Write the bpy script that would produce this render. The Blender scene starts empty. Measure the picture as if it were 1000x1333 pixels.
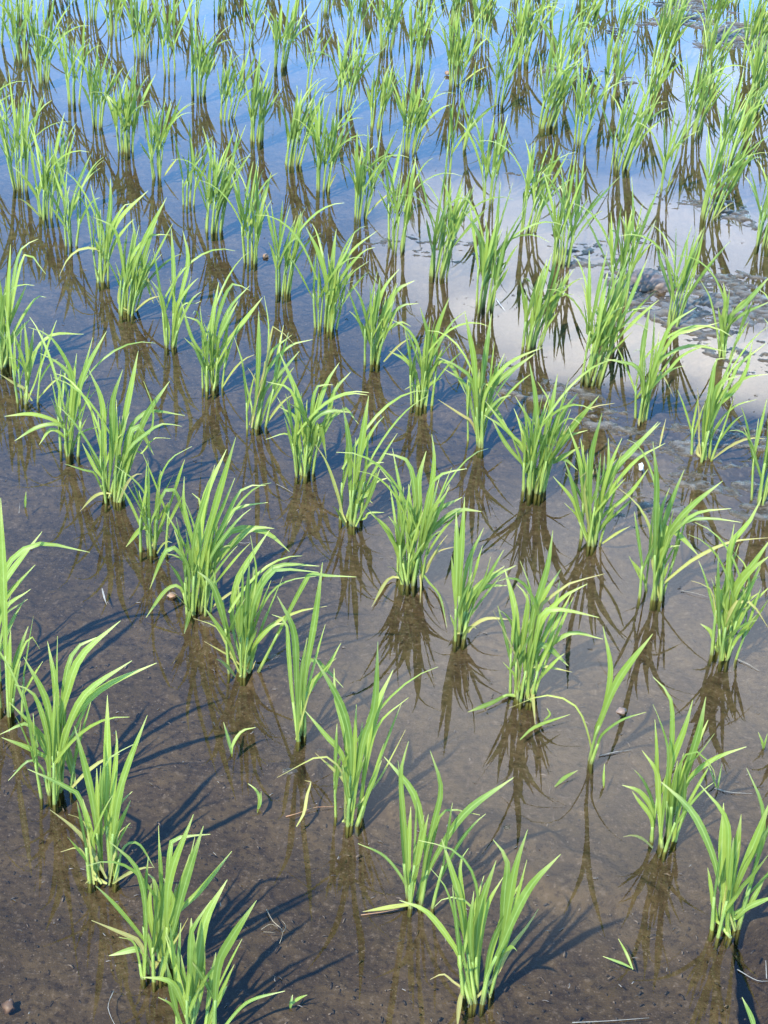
import bpy, math, random
import numpy as np
from mathutils import Vector, Matrix

random.seed(11)
SC = bpy.context.scene
COL = SC.collection

# ------------------------------------------------------------------ camera model
F, PITCH, ROLL, CAMH = 2300.0, math.radians(32), math.radians(3), 1.40
W0, H0 = 1000.0, 1333.0
fw = Vector((0, math.cos(PITCH), -math.sin(PITCH)))
r0 = Vector((1, 0, 0)); u0 = r0.cross(fw)
RT = r0 * math.cos(ROLL) + u0 * math.sin(ROLL)
UP = u0 * math.cos(ROLL) - r0 * math.sin(ROLL)
CAM = Vector((0, 0, CAMH))

def ray(px, py):
    return fw * F + RT * (px - W0 / 2) - UP * (py - H0 / 2)

def ground(px, py, z=0.0):
    d = ray(px, py)
    return CAM + d * ((z - CAMH) / d.z)

cam = bpy.data.cameras.new('camera')
cam.sensor_fit = 'VERTICAL'; cam.sensor_height = 24.0; cam.lens = 24.0 * F / H0
cam.clip_start = 0.02; cam.clip_end = 2000
co = bpy.data.objects.new('camera', cam); COL.objects.link(co)
m = Matrix((RT, UP, -fw)).transposed().to_4x4(); m.translation = CAM
co.matrix_world = m
SC.camera = co
SC.render.resolution_x, SC.render.resolution_y = 768, 1024

SC.view_settings.view_transform = 'Standard'
SC.view_settings.look = 'None'
SC.view_settings.gamma = 1
SC.view_settings.exposure = 1.3
SC.view_settings.use_curve_mapping = False
SC.cycles.transparent_max_bounces = 12
SC.cycles.max_bounces = 8
SC.cycles.caustics_reflective = False
SC.cycles.caustics_refractive = False

# ------------------------------------------------------------------ light
EL, AZ = math.radians(49), math.radians(30)       # shadow falls AZ clockwise from +Y
sdir = Vector((-math.sin(AZ) * math.cos(EL), -math.cos(AZ) * math.cos(EL), math.sin(EL)))
sl = bpy.data.lights.new('sun', 'SUN'); sl.energy = 4.4; sl.angle = math.radians(0.8); sl.color = (1.0, 0.945, 0.84)
so = bpy.data.objects.new('sun', sl); COL.objects.link(so)
so.rotation_euler = sdir.to_track_quat('Z', 'Y').to_euler(); so.location = (-1, -2, 4)

# ------------------------------------------------------------------ node helper
class NT:
    def __init__(self, tree):
        self.t = tree; self.n = tree.nodes; self.n.clear()
    def add(self, typ, ins=None, **kw):
        nd = self.n.new(typ)
        for k, v in kw.items(): setattr(nd, k, v)
        for k, v in (ins or {}).items():
            s = nd.inputs[k]
            if isinstance(v, bpy.types.NodeSocket): self.t.links.new(v, s)
            else: s.default_value = v
        return nd
    def math(self, op, a, b=0.0, clamp=False):
        nd = self.n.new('ShaderNodeMath'); nd.operation = op; nd.use_clamp = clamp
        for i, v in enumerate((a, b)):
            if isinstance(v, bpy.types.NodeSocket): self.t.links.new(v, nd.inputs[i])
            else: nd.inputs[i].default_value = v
        return nd.outputs[0]
    def vmath(self, op, a, b):
        nd = self.n.new('ShaderNodeVectorMath'); nd.operation = op
        for i, v in enumerate((a, b)):
            if isinstance(v, bpy.types.NodeSocket): self.t.links.new(v, nd.inputs[i])
            else: nd.inputs[i].default_value = v
        return nd
    def mix(self, f, a, b, blend='MIX'):
        nd = self.n.new('ShaderNodeMix'); nd.data_type = 'RGBA'; nd.blend_type = blend
        for s, v in ((nd.inputs[0], f), (nd.inputs[6], a), (nd.inputs[7], b)):
            if isinstance(v, bpy.types.NodeSocket): self.t.links.new(v, s)
            else: s.default_value = v if not isinstance(v, tuple) else (*v, 1.0)[:4]
        return nd.outputs[2]
    def smooth(self, v, lo, hi, a=0.0, b=1.0):
        nd = self.n.new('ShaderNodeMapRange'); nd.interpolation_type = 'SMOOTHSTEP'
        self.t.links.new(v, nd.inputs[0])
        for i, x in zip((1, 2, 3, 4), (lo, hi, a, b)): nd.inputs[i].default_value = x
        return nd.outputs[0]
    def noise(self, vec, scale, detail=3.0, rough=0.55, dist=0.0):
        return self.add('ShaderNodeTexNoise', {'Vector': vec, 'Scale': scale, 'Detail': detail, 'Roughness': rough, 'Distortion': dist})

# ------------------------------------------------------------------ sky (clear blue with a few bright clouds overhead)
world = bpy.data.worlds.new('World'); SC.world = world; world.use_nodes = True
q = NT(world.node_tree)
sky = q.add('ShaderNodeTexSky', sky_type='NISHITA', sun_disc=False, sun_elevation=EL, sun_rotation=math.pi + AZ,
            air_density=1.0, dust_density=0.3, ozone_density=3.0)
gen = q.add('ShaderNodeTexCoord').outputs['Generated']
sep = q.add('ShaderNodeSeparateXYZ', {0: gen})
tint = q.mix(q.smooth(sep.outputs[2], 0.30, 0.75), (1.25, 2.20, 2.70), (1.00, 1.50, 1.80))
tint = q.mix(q.smooth(sep.outputs[2], 0.22, 0.50, 1.0, 0.0), tint, (2.1, 2.62, 3.05))
skyc = q.mix(1.0, sky.outputs[0], tint, 'MULTIPLY')
zc = q.math('MAXIMUM', sep.outputs[2], 0.06)
uv = q.add('ShaderNodeCombineXYZ', {0: q.math('DIVIDE', sep.outputs[0], zc), 1: q.math('DIVIDE', sep.outputs[1], zc), 2: 0.0}).outputs[0]
wob = q.noise(uv, 3.0, 2.0, 0.5)
wv = q.vmath('SUBTRACT', wob.outputs['Color'], (0.5, 0.5, 0.5)).outputs[0]
uvd = q.vmath('ADD', uv, q.vmath('MULTIPLY', wv, (0.14, 0.14, 0.0)).outputs[0]).outputs[0]
CLOUDS = [(860, 462, 200, 46, 0.55), (705, 415, 115, 48, 0.52), (990, 485, 90, 46, 0.54), (640, 330, 140, 85, 0.31), (840, 350, 260, 100, 0.27),
          (960, 150, 140, 80, 0.14), (770, 850, 330, 210, 0.30), (580, 270, 80, 40, 0.14)]
tot = None
for (cx, cy, rx, ry, s) in CLOUDS:
    c = ground(cx, cy) / CAMH
    a = (ground(cx + rx, cy) / CAMH - c); b = (ground(cx, cy - ry) / CAMH - c)
    dv = q.vmath('SUBTRACT', uvd, (c.x, c.y, 0)).outputs[0]
    det = a.x * b.y - a.y * b.x
    k1 = q.vmath('DOT_PRODUCT', dv, (b.y / det, -b.x / det, 0)).outputs['Value']
    k2 = q.vmath('DOT_PRODUCT', dv, (-a.y / det, a.x / det, 0)).outputs['Value']
    d2 = q.math('ADD', q.math('MULTIPLY', k1, k1), q.math('MULTIPLY', k2, k2))
    mk = q.smooth(d2, 0.15, 2.0, s, 0.0)
    tot = mk if tot is None else q.math('MAXIMUM', tot, mk)
cn = q.noise(uv, 5.0, 2.5, 0.5)
tot = q.math('MULTIPLY', tot, q.smooth(cn.outputs['Fac'], 0.2, 0.6, 0.75, 1.0))
CLOUD_RAD = 38.0
sk = q.mix(tot, skyc, (CLOUD_RAD * 0.93, CLOUD_RAD * 0.90, CLOUD_RAD * 0.84))
bg = q.add('ShaderNodeBackground', {'Color': sk, 'Strength': 0.15})
q.add('ShaderNodeOutputWorld', {0: bg.outputs[0]})

# ------------------------------------------------------------------ materials
def new_mat(name):
    mt = bpy.data.materials.new(name); mt.use_nodes = True
    return mt, NT(mt.node_tree)

def leaf_material(name, ca, cb, cbase, ctip, transl=0.30, rough=0.42):
    """attribute 'tone': x tone of the blade, y position along it, z position across it"""
    mt, n = new_mat(name)
    at = n.add('ShaderNodeAttribute', attribute_name='tone', attribute_type='GEOMETRY')
    s = n.add('ShaderNodeSeparateXYZ', {0: at.outputs['Vector']})
    c = n.mix(s.outputs[0], ca, cb)
    c = n.mix(n.smooth(s.outputs[1], 0.02, 0.34, 1.0, 0.0), c, cbase)
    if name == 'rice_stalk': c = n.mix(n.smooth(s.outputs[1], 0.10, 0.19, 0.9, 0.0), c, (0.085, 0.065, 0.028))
    c = n.mix(n.smooth(s.outputs[1], 0.80, 1.0, 0.0, 0.8), c, ctip)
    mid = n.math('ABSOLUTE', n.math('SUBTRACT', s.outputs[2], 0.5))
    c = n.mix(n.smooth(mid, 0.02, 0.10, 0.40, 0.0), c, (0.36, 0.46, 0.16))
    st = n.add('ShaderNodeTexWave', {'Vector': n.add('ShaderNodeCombineXYZ', {0: s.outputs[2], 1: 0.0, 2: 0.0}).outputs[0], 'Scale': 3.2, 'Distortion': 0.0})
    c = n.mix(0.14, c, n.mix(st.outputs['Fac'], (0.03, 0.08, 0.02), (0.24, 0.36, 0.10)))
    geo = n.add('ShaderNodeNewGeometry')
    nz = n.noise(geo.outputs['Position'], 60.0, 3.0)
    c = n.mix(n.smooth(nz.outputs['Fac'], 0.45, 0.75, 0.0, 0.35), c, n.mix(0.5, c, (0.32, 0.36, 0.10)))
    p = n.add('ShaderNodeBsdfPrincipled', {'Base Color': c, 'Roughness': rough, 'IOR': 1.42, 'Specular IOR Level': 0.35})
    tr = n.add('ShaderNodeBsdfTranslucent', {'Color': n.mix(0.5, c, (0.32, 0.40, 0.04))})
    mx = n.add('ShaderNodeMixShader', {0: transl, 1: p.outputs[0], 2: tr.outputs[0]})
    n.add('ShaderNodeOutputMaterial', {0: mx.outputs[0]})
    return mt

M_LEAF = leaf_material('rice_leaf', (0.034, 0.080, 0.014), (0.228, 0.280, 0.038), (0.25, 0.31, 0.05), (0.36, 0.34, 0.12))
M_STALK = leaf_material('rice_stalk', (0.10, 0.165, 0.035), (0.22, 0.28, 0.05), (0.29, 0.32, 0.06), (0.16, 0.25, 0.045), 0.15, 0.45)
M_DRY = leaf_material('withered_leaf', (0.27, 0.27, 0.055), (0.26, 0.19, 0.07), (0.26, 0.27, 0.06), (0.26, 0.17, 0.08), 0.2, 0.6)

def plain(name, col, col2=None, rough=0.6, scale=80.0):
    mt, n = new_mat(name)
    geo = n.add('ShaderNodeNewGeometry')
    nz = n.noise(geo.outputs['Position'], scale, 4.0)
    c = n.mix(n.smooth(nz.outputs['Fac'], 0.35, 0.65), col, col2 or tuple(x * 0.6 for x in col))
    bp = n.add('ShaderNodeBump', {'Height': nz.outputs['Fac'], 'Strength': 0.5, 'Distance': 0.002})
    p = n.add('ShaderNodeBsdfPrincipled', {'Base Color': c, 'Roughness': rough, 'Normal': bp.outputs[0]})
    n.add('ShaderNodeOutputMaterial', {0: p.outputs[0]})
    return mt
M_STRAW = plain('straw', (0.20, 0.16, 0.10), (0.13, 0.10, 0.06))
M_PALE = plain('bleached_straw', (0.22, 0.20, 0.165), (0.14, 0.125, 0.10))
M_ORANGE = plain('orange_brown', (0.26, 0.12, 0.05), (0.18, 0.11, 0.06))
M_WHITE = plain('white', (0.75, 0.75, 0.73), (0.6, 0.6, 0.58))
M_CRUMB = plain('mud_crumb', (0.085, 0.066, 0.048), (0.05, 0.04, 0.03), 0.5, 200)

# mud
M_MUD, n = new_mat('paddy_mud')
pos = n.add('ShaderNodeNewGeometry').outputs['Position']
n1 = n.noise(pos, 6.0, 6.0, 0.65); n2 = n.noise(pos, 38.0, 6.0, 0.65); n3 = n.noise(pos, 130.0, 4.0, 0.6)
c = n.mix(n.smooth(n1.outputs['Fac'], 0.3, 0.7), (0.049, 0.0365, 0.0195), (0.077, 0.0580, 0.0340))
c = n.mix(n.smooth(n2.outputs['Fac'], 0.40, 0.60), n.mix(0.5, c, (0.030, 0.022, 0.016)), c)
c = n.mix(n.smooth(n3.outputs['Fac'], 0.56, 0.70, 0.0, 0.45), c, (0.14, 0.115, 0.092))
c = n.mix(n.smooth(n3.outputs['Fac'], 0.46, 0.36, 0.0, 0.65), c, (0.020, 0.015, 0.011))
zs = n.add('ShaderNodeSeparateXYZ', {0: pos}).outputs[2]
wet = n.smooth(zs, -0.0015, 0.0008, 0.0, 0.32)
crust = n.smooth(zs, 0.0014, 0.0040, 0.0, 0.45)
n4 = n.noise(pos, 320.0, 3.0, 0.6)
c = n.mix(n.smooth(n4.outputs['Fac'], 0.62, 0.70, 0.0, 0.6), c, (0.17, 0.145, 0.12))
c = n.mix(crust, c, (0.150, 0.138, 0.122))
bh = n.math('ADD', n.math('MULTIPLY', n2.outputs['Fac'], 1.0), n.math('MULTIPLY', n3.outputs['Fac'], 0.45))
stv = n.vmath('MULTIPLY', pos, (0.55, 1.25, 1.0)).outputs[0]
n5 = n.noise(stv, 95.0, 5.0, 0.7, 0.6)
bp0 = n.add('ShaderNodeBump', {'Height': bh, 'Strength': 0.7, 'Distance': 0.006})
bp = n.add('ShaderNodeBump', {'Height': n5.outputs['Fac'], 'Strength': n.math('MULTIPLY', wet, 1.8), 'Distance': 0.012, 'Normal': bp0.outputs[0]})
p = n.add('ShaderNodeBsdfPrincipled', {'Base Color': c, 'Roughness': 0.20, 'Normal': bp.outputs[0], 'IOR': 1.4, 'Specular IOR Level': wet})
n.add('ShaderNodeOutputMaterial', {0: p.outputs[0]})

# water: a thin clear sheet, mirror by Fresnel, slightly brown to look through
M_WATER, n = new_mat('paddy_water')
pos = n.add('ShaderNodeNewGeometry').outputs['Position']
fr = n.add('ShaderNodeFresnel', {'IOR': 1.36})
gl = n.add('ShaderNodeBsdfGlossy', {'Color': (1, 1, 1, 1), 'Roughness': 0.008})
tr = n.add('ShaderNodeBsdfTransparent', {'Color': (0.93, 0.90, 0.84, 1)})
mx = n.add('ShaderNodeMixShader', {0: fr.outputs[0], 1: tr.outputs[0], 2: gl.outputs[0]})
n.add('ShaderNodeOutputMaterial', {0: mx.outputs[0]})

# ------------------------------------------------------------------ ground
rng = np.random.default_rng(5)
_tab = rng.random((256, 256))
def vnoise(x, y, wl, seed=0):
    x = x / wl + seed * 17.3; y = y / wl + seed * 5.7
    xi = np.floor(x).astype(int); yi = np.floor(y).astype(int)
    fx = x - xi; fy = y - yi
    fx = fx * fx * fx * (fx * (fx * 6 - 15) + 10); fy = fy * fy * fy * (fy * (fy * 6 - 15) + 10)
    t = lambda a, b: _tab[a & 255, b & 255]
    return (t(xi, yi) * (1 - fx) + t(xi + 1, yi) * fx) * (1 - fy) + (t(xi, yi + 1) * (1 - fx) + t(xi + 1, yi + 1) * fx) * fy

# shallow places where the mud comes up to the water surface: x, y, rx, ry, level (m)
SHALLOW = [(915, 395, 130, 38, 0.0015), (950, 355, 60, 22, 0.001), (950, 600, 85, 70, -0.0003), (900, 560, 120, 32, -0.0015), (700, 515, 120, 36, -0.0020),
           (800, 560, 90, 40, -0.0005), (740, 1085, 95, 42, -0.0052), (600, 1055, 45, 18, -0.005), (965, 50, 50, 22, 0.004), (880, 20, 50, 20, 0.003),
           (785, 92, 75, 10, -0.0005), (660, 222, 65, 12, -0.0015), (560, 330, 80, 22, -0.0025), (850, 370, 40, 20, 0.004), (790, 330, 60, 25, -0.0015),
           (820, 690, 40, 18, -0.002), (880, 700, 50, 18, -0.002), (930, 640, 80, 22, -0.001), (335, 835, 40, 40, -0.002), (440, 935, 25, 30, -0.002),
           (940, 270, 80, 16, -0.001), (620, 470, 50, 14, -0.0025), (460, 50, 8, 4, -0.003), (370, 965, 40, 14, -0.003), (820, 40, 40, 8, -0.002),
           (860, 660, 60, 20, -0.0015), (960, 450, 60, 25, -0.001), (520, 1010, 40, 30, -0.003), (985, 240, 30, 10, -0.001)]
def coords(lo, hi, step, far):
    a = np.arange(lo, hi + step / 2, step)
    e = [0.03, 0.1, 0.3, 1, 3, 10, 40, 120, far]
    return np.concatenate([lo - np.array(e[::-1]), a, hi + np.array(e)])
xs = coords(-1.35, 1.35, 0.0033, 400.0); ys = coords(1.0, 5.6, 0.0036, 400.0)
X, Y = np.meshgrid(xs, ys)
base = -0.016 + 0.010 * (vnoise(X, Y, 0.5, 1) - 0.5) + 0.006 * (vnoise(X, Y, 0.13, 2) - 0.5)
rough = (vnoise(X + 0.3 * Y, Y, 0.040, 3) - 0.5) * 0.0030 + (vnoise(X, Y, 0.0135, 6) - 0.5) * 0.0028 + (vnoise(X, Y, 0.0078, 16) - 0.5) * 0.0018
chop = (vnoise(X * 0.5 + 0.22 * Y, Y, 0.0165, 4) - 0.5) * 0.0062 + (vnoise(X * 0.62 + 0.2 * Y, Y, 0.0092, 5) - 0.5) * 0.0056 + (vnoise(X * 0.8, Y, 0.0062, 15) - 0.5) * 0.0034 + (vnoise(X, Y, 0.10, 12) - 0.5) * 0.0030
chop *= 0.85
TT = np.zeros_like(X)
lift = np.zeros_like(X); lev = np.full_like(X, -0.1)
wx = X + 0.16 * (vnoise(X, Y, 0.16, 7) - 0.5) + 0.05 * (vnoise(X, Y, 0.05, 9) - 0.5); wy = Y + 0.16 * (vnoise(X, Y, 0.16, 8) - 0.5) + 0.05 * (vnoise(X, Y, 0.05, 10) - 0.5)
Z = base.copy()
for (cx, cy, rx, ry, lv) in SHALLOW:
    c = ground(cx, cy); ex = (ground(cx + rx, cy) - c).length; ey = (ground(cx, cy - ry) - c).length
    d = np.sqrt(((wx - c.x) / ex) ** 2 + ((wy - c.y) / ey) ** 2)
    lv = lv * 0.6 + (0.0007 if cx > 780 and 300 < cy < 660 else -0.0003); t = np.clip((1.45 - d) / 0.75, 0, 1); t = t * t * (3 - 2 * t)
    Z = np.maximum(Z, base + (lv - base) * t); TT = np.maximum(TT, t)
Z = Z + rough + chop * TT * np.clip((Y - 1.2) / 0.9, 0.25, 1.0)
# added hole in place of a cast shadow: steep bank shades near right corner
e1 = ground(956, 1216); e2 = ground(968, 1333)
ex_ = e1.x + (e2.x - e1.x) * (Y - e1.y) / (e2.y - e1.y) + 0.008 * (vnoise(X, Y, 0.03, 14) - 0.5)
side = np.clip((X - ex_) / 0.014, 0, 1) * np.clip((e1.y + 0.03 + 0.25 * np.clip(X - ex_, 0, 0.1) - Y) / 0.04, 0, 1) * np.clip((ex_ + 0.5 - X) / 0.15, 0, 1)
Z = Z - 0.32 * side * side * (3 - 2 * side)
far = (np.abs(X) > 1.36) | (Y < 0.99) | (Y > 5.61)
Z[far] = -0.016
def grid_mesh(name, X, Y, Z, mat, smooth=True):
    ny, nx = X.shape
    me = bpy.data.meshes.new(name)
    v = np.stack([X, Y, Z], -1).reshape(-1, 3).astype(np.float32)
    i = np.arange(ny * nx).reshape(ny, nx)
    f = np.stack([i[:-1, :-1], i[:-1, 1:], i[1:, 1:], i[1:, :-1]], -1).reshape(-1, 4)
    me.vertices.add(len(v)); me.vertices.foreach_set('co', v.ravel())
    me.loops.add(f.size); me.loops.foreach_set('vertex_index', f.ravel().astype(np.int32))
    me.polygons.add(len(f)); me.polygons.foreach_set('loop_start', (np.arange(len(f)) * 4).astype(np.int32))
    me.polygons.foreach_set('use_smooth', np.full(len(f), smooth))
    me.update(); me.validate(); me.materials.append(mat)
    o = bpy.data.objects.new(name, me); COL.objects.link(o)
    return o
mud = grid_mesh('mud', X, Y, Z, M_MUD); mud['kind'] = 'structure'; mud['label'] = 'brown paddy mud under shallow water'
wxs = coords(-1.5, 1.5, 0.016, 400.0); wys = coords(0.9, 5.8, 0.016, 400.0)
WX, WY = np.meshgrid(wxs, wys)
WZ = 0.00012 * (vnoise(WX, WY, 0.11, 21) - 0.5) + 0.00005 * (vnoise(WX, WY, 0.045, 22) - 0.5)
WZ[(np.abs(WX) > 1.5) | (WY < 0.9) | (WY > 5.8)] = 0.0
water = grid_mesh('water', WX, WY, WZ, M_WATER, True); water['kind'] = 'structure'; water['label'] = 'still shallow water mirroring the sky'

# ------------------------------------------------------------------ mesh collector for blades
class MB:
    def __init__(self): self.v = []; self.f = []; self.a = []
    def strip(self, pts, wid, face, tone, g0=0.0, g1=1.0, fold=0.22):
        """a blade: 3 verts across, V-folded; wid(t) half widths"""
        k = len(pts); b = len(self.v); prev = None
        for i, p in enumerate(pts):
            t = i / (k - 1)
            T = (pts[min(i + 1, k - 1)] - pts[max(i - 1, 0)]).normalized()
            fc = face(t) if callable(face) else face
            S = T.cross(fc)
            if S.length < 0.15 and prev is not None: S = prev.copy()
            if S.length < 1e-5: S = T.orthogonal()
            S.normalize()
            if prev is not None and S.dot(prev) < 0: S = -S
            prev = S
            N = S.cross(T)
            if N.dot(fc) < 0: N = -N
            w = wid(t)
            for j, sgn in enumerate((-1, 0, 1)):
                q_ = p + S * (w * sgn) + (N * (w * fold) if sgn else Vector((0, 0, 0)))
                self.v.append(q_); self.a.append((tone, g0 + (g1 - g0) * t, (sgn + 1) / 2))
        for i in range(k - 1):
            for j in (0, 1):
                o = b + i * 3 + j
                self.f.append((o, o + 1, o + 4, o + 3))
    def tube(self, pts, rad, tone, g0=0.0, g1=1.0, n=6, squash=1.0):
        k = len(pts); b = len(self.v)
        for i, p in enumerate(pts):
            t = i / (k - 1)
            T = (pts[min(i + 1, k - 1)] - pts[max(i - 1, 0)]).normalized()
            S = T.cross(Vector((0, 1, 0)));
            if S.length < 0.1: S = T.cross(Vector((1, 0, 0)))
            S.normalize(); N = S.cross(T); r = rad(t)
            for j in range(n):
                a = 2 * math.pi * j / n
                self.v.append(p + S * (r * math.cos(a)) + N * (r * squash * math.sin(a)))
                self.a.append((tone, g0 + (g1 - g0) * t, 0.25 + 0.5 * ((j % 2))))
        for i in range(k - 1):
            for j in range(n):
                j2 = (j + 1) % n
                self.f.append((b + i * n + j, b + i * n + j2, b + (i + 1) * n + j2, b + (i + 1) * n + j))
        self.f.append(tuple(b + (k - 1) * n + j for j in range(n)))
        self.f.append(tuple(b + j for j in reversed(range(n))))
    def build(self, name, mat, parent=None, loc=None):
        me = bpy.data.meshes.new(name)
        me.from_pydata([tuple(x) for x in self.v], [], self.f)
        at = me.attributes.new('tone', 'FLOAT_VECTOR', 'POINT')
        at.data.foreach_set('vector', np.array(self.a, dtype=np.float32).ravel())
        me.polygons.foreach_set('use_smooth', [True] * len(me.polygons))
        me.materials.append(mat)
        o = bpy.data.objects.new(name, me); COL.objects.link(o)
        if parent: o.parent = parent
        if loc is not None: o.location = loc
        return o

def spline(pts, k):
    """Catmull-Rom through pts, k samples evenly by length"""
    P = [pts[0] * 2 - pts[1]] + list(pts) + [pts[-1] * 2 - pts[-2]]
    fine = []
    for i in range(1, len(P) - 2):
        p0, p1, p2, p3 = P[i - 1], P[i], P[i + 1], P[i + 2]
        for s in range(12):
            t = s / 12
            fine.append(0.5 * ((2 * p1) + (p2 - p0) * t + (2 * p0 - 5 * p1 + 4 * p2 - p3) * t * t + (3 * p1 - p0 - 3 * p2 + p3) * t ** 3))
    fine.append(P[-2])
    L = [0.0]
    for i in range(1, len(fine)): L.append(L[-1] + (fine[i] - fine[i - 1]).length)
    out = []; j = 0
    for s in range(k):
        d = L[-1] * s / (k - 1)
        while j < len(L) - 2 and L[j + 1] < d: j += 1
        seg = L[j + 1] - L[j]
        out.append(fine[j].lerp(fine[j + 1], (d - L[j]) / seg if seg > 0 else 0))
    return out, L[-1]

def blade_width(w, base=0.0016, rise=0.55, start=0.0):
    def f(t):
        if t <= start: return base
        s = (t - start) / (1 - start)
        up = base + (w - base) * min(1.0, s / rise) ** 0.8
        dn = max(0.0, 1 - max(0.0, (s - rise) / (1 - rise)) ** 1.7)
        return max(0.0003, up * dn)
    return f

R = random.Random(4)
def rnd(a, b): return R.uniform(a, b)
TOCAM = Vector((0, -0.75, 0.66))
def face_dir(spread):
    d = Vector((rnd(-spread, spread), -0.75 + rnd(-spread, spread) * .6, 0.66 + rnd(-spread, spread) * .6))
    return d.normalized()
def twist_face(spread):
    a = face_dir(spread); b = face_dir(spread)
    return lambda t: (a.lerp(b, t)).normalized()

def grow(p, d, L, droop, k):
    """a growing blade: starts along d, bends over under its weight"""
    pts = [p.copy()]; st = L / (k - 1); d = d.normalized()
    hz = Vector((d.x, d.y, 0)); hz = hz.normalized() if hz.length > 1e-4 else Vector((1, 0, 0))
    for i in range(k - 1):
        t = i / (k - 1)
        bend = droop * (0.35 + 2.0 * t * t) * st / 0.16
        d = (d + hz * (bend * 0.55) - Vector((0, 0, bend))).normalized()
        q_ = pts[-1] + d * st
        if q_.z < 0.003: q_.z = 0.003
        pts.append(q_)
    return pts

WIND = Vector((0.13, 0.03, 0))
def shoot_generic(parent_mb, off, hs, k, nl, leafL, lean, wmax):
    """returns (stalk path, leaf list) for one shoot"""
    a = rnd(0, 2 * math.pi)
    out = Vector((off.x, off.y, 0)); out = out * (1.0 / max(out.length, 0.006))
    d = Vector((0, 0, 1)) + out * rnd(0.0, 0.17) + WIND * rnd(-0.1, 0.5) + lean
    st = [off + Vector((0, 0, -0.024)), off, off + d * (hs * .5), off + d * hs + WIND * hs * 0.05]
    path, _ = spline(st, 5)
    leaves = []
    for i in range(nl):
        f = (i + 1) / nl
        p = path[-1].lerp(path[1], (1 - f) * 0.6)
        az = a + math.pi * i + rnd(-0.7, 0.7)
        sp = rnd(0.04, 0.22) if i == nl - 1 else rnd(0.12, 0.5)
        ld = d.normalized() + Vector((math.cos(az), math.sin(az), 0)) * sp + WIND * rnd(0, .7)
        L = leafL * (rnd(0.75, 1.1) if i >= nl - 2 else rnd(0.5, 0.9))
        dr = rnd(0.02, 0.14) if i == nl - 1 else (rnd(0.06, 0.35) if R.random() < 0.6 else rnd(0.5, 1.3))
        leaves.append((grow(p, ld, L, dr, k), wmax * rnd(0.55, 1.0), rnd(0.0, 1.0)))
    return path, leaves

COUNT = 0
GROUP = 'rice plants set out in rows in the flooded paddy'
def trace_point(px, py, B, s):
    d = ray(px, py); fh = Vector((B.x - CAM.x, B.y - CAM.y, 0)).normalized()
    t = (s * CAM.z - (CAM - B).dot(fh)) / (d.dot(fh) - s * d.z)
    X_ = CAM + d * t
    if X_.z < 0.004: X_ = ground(px, py, 0.004)
    return X_

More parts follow.
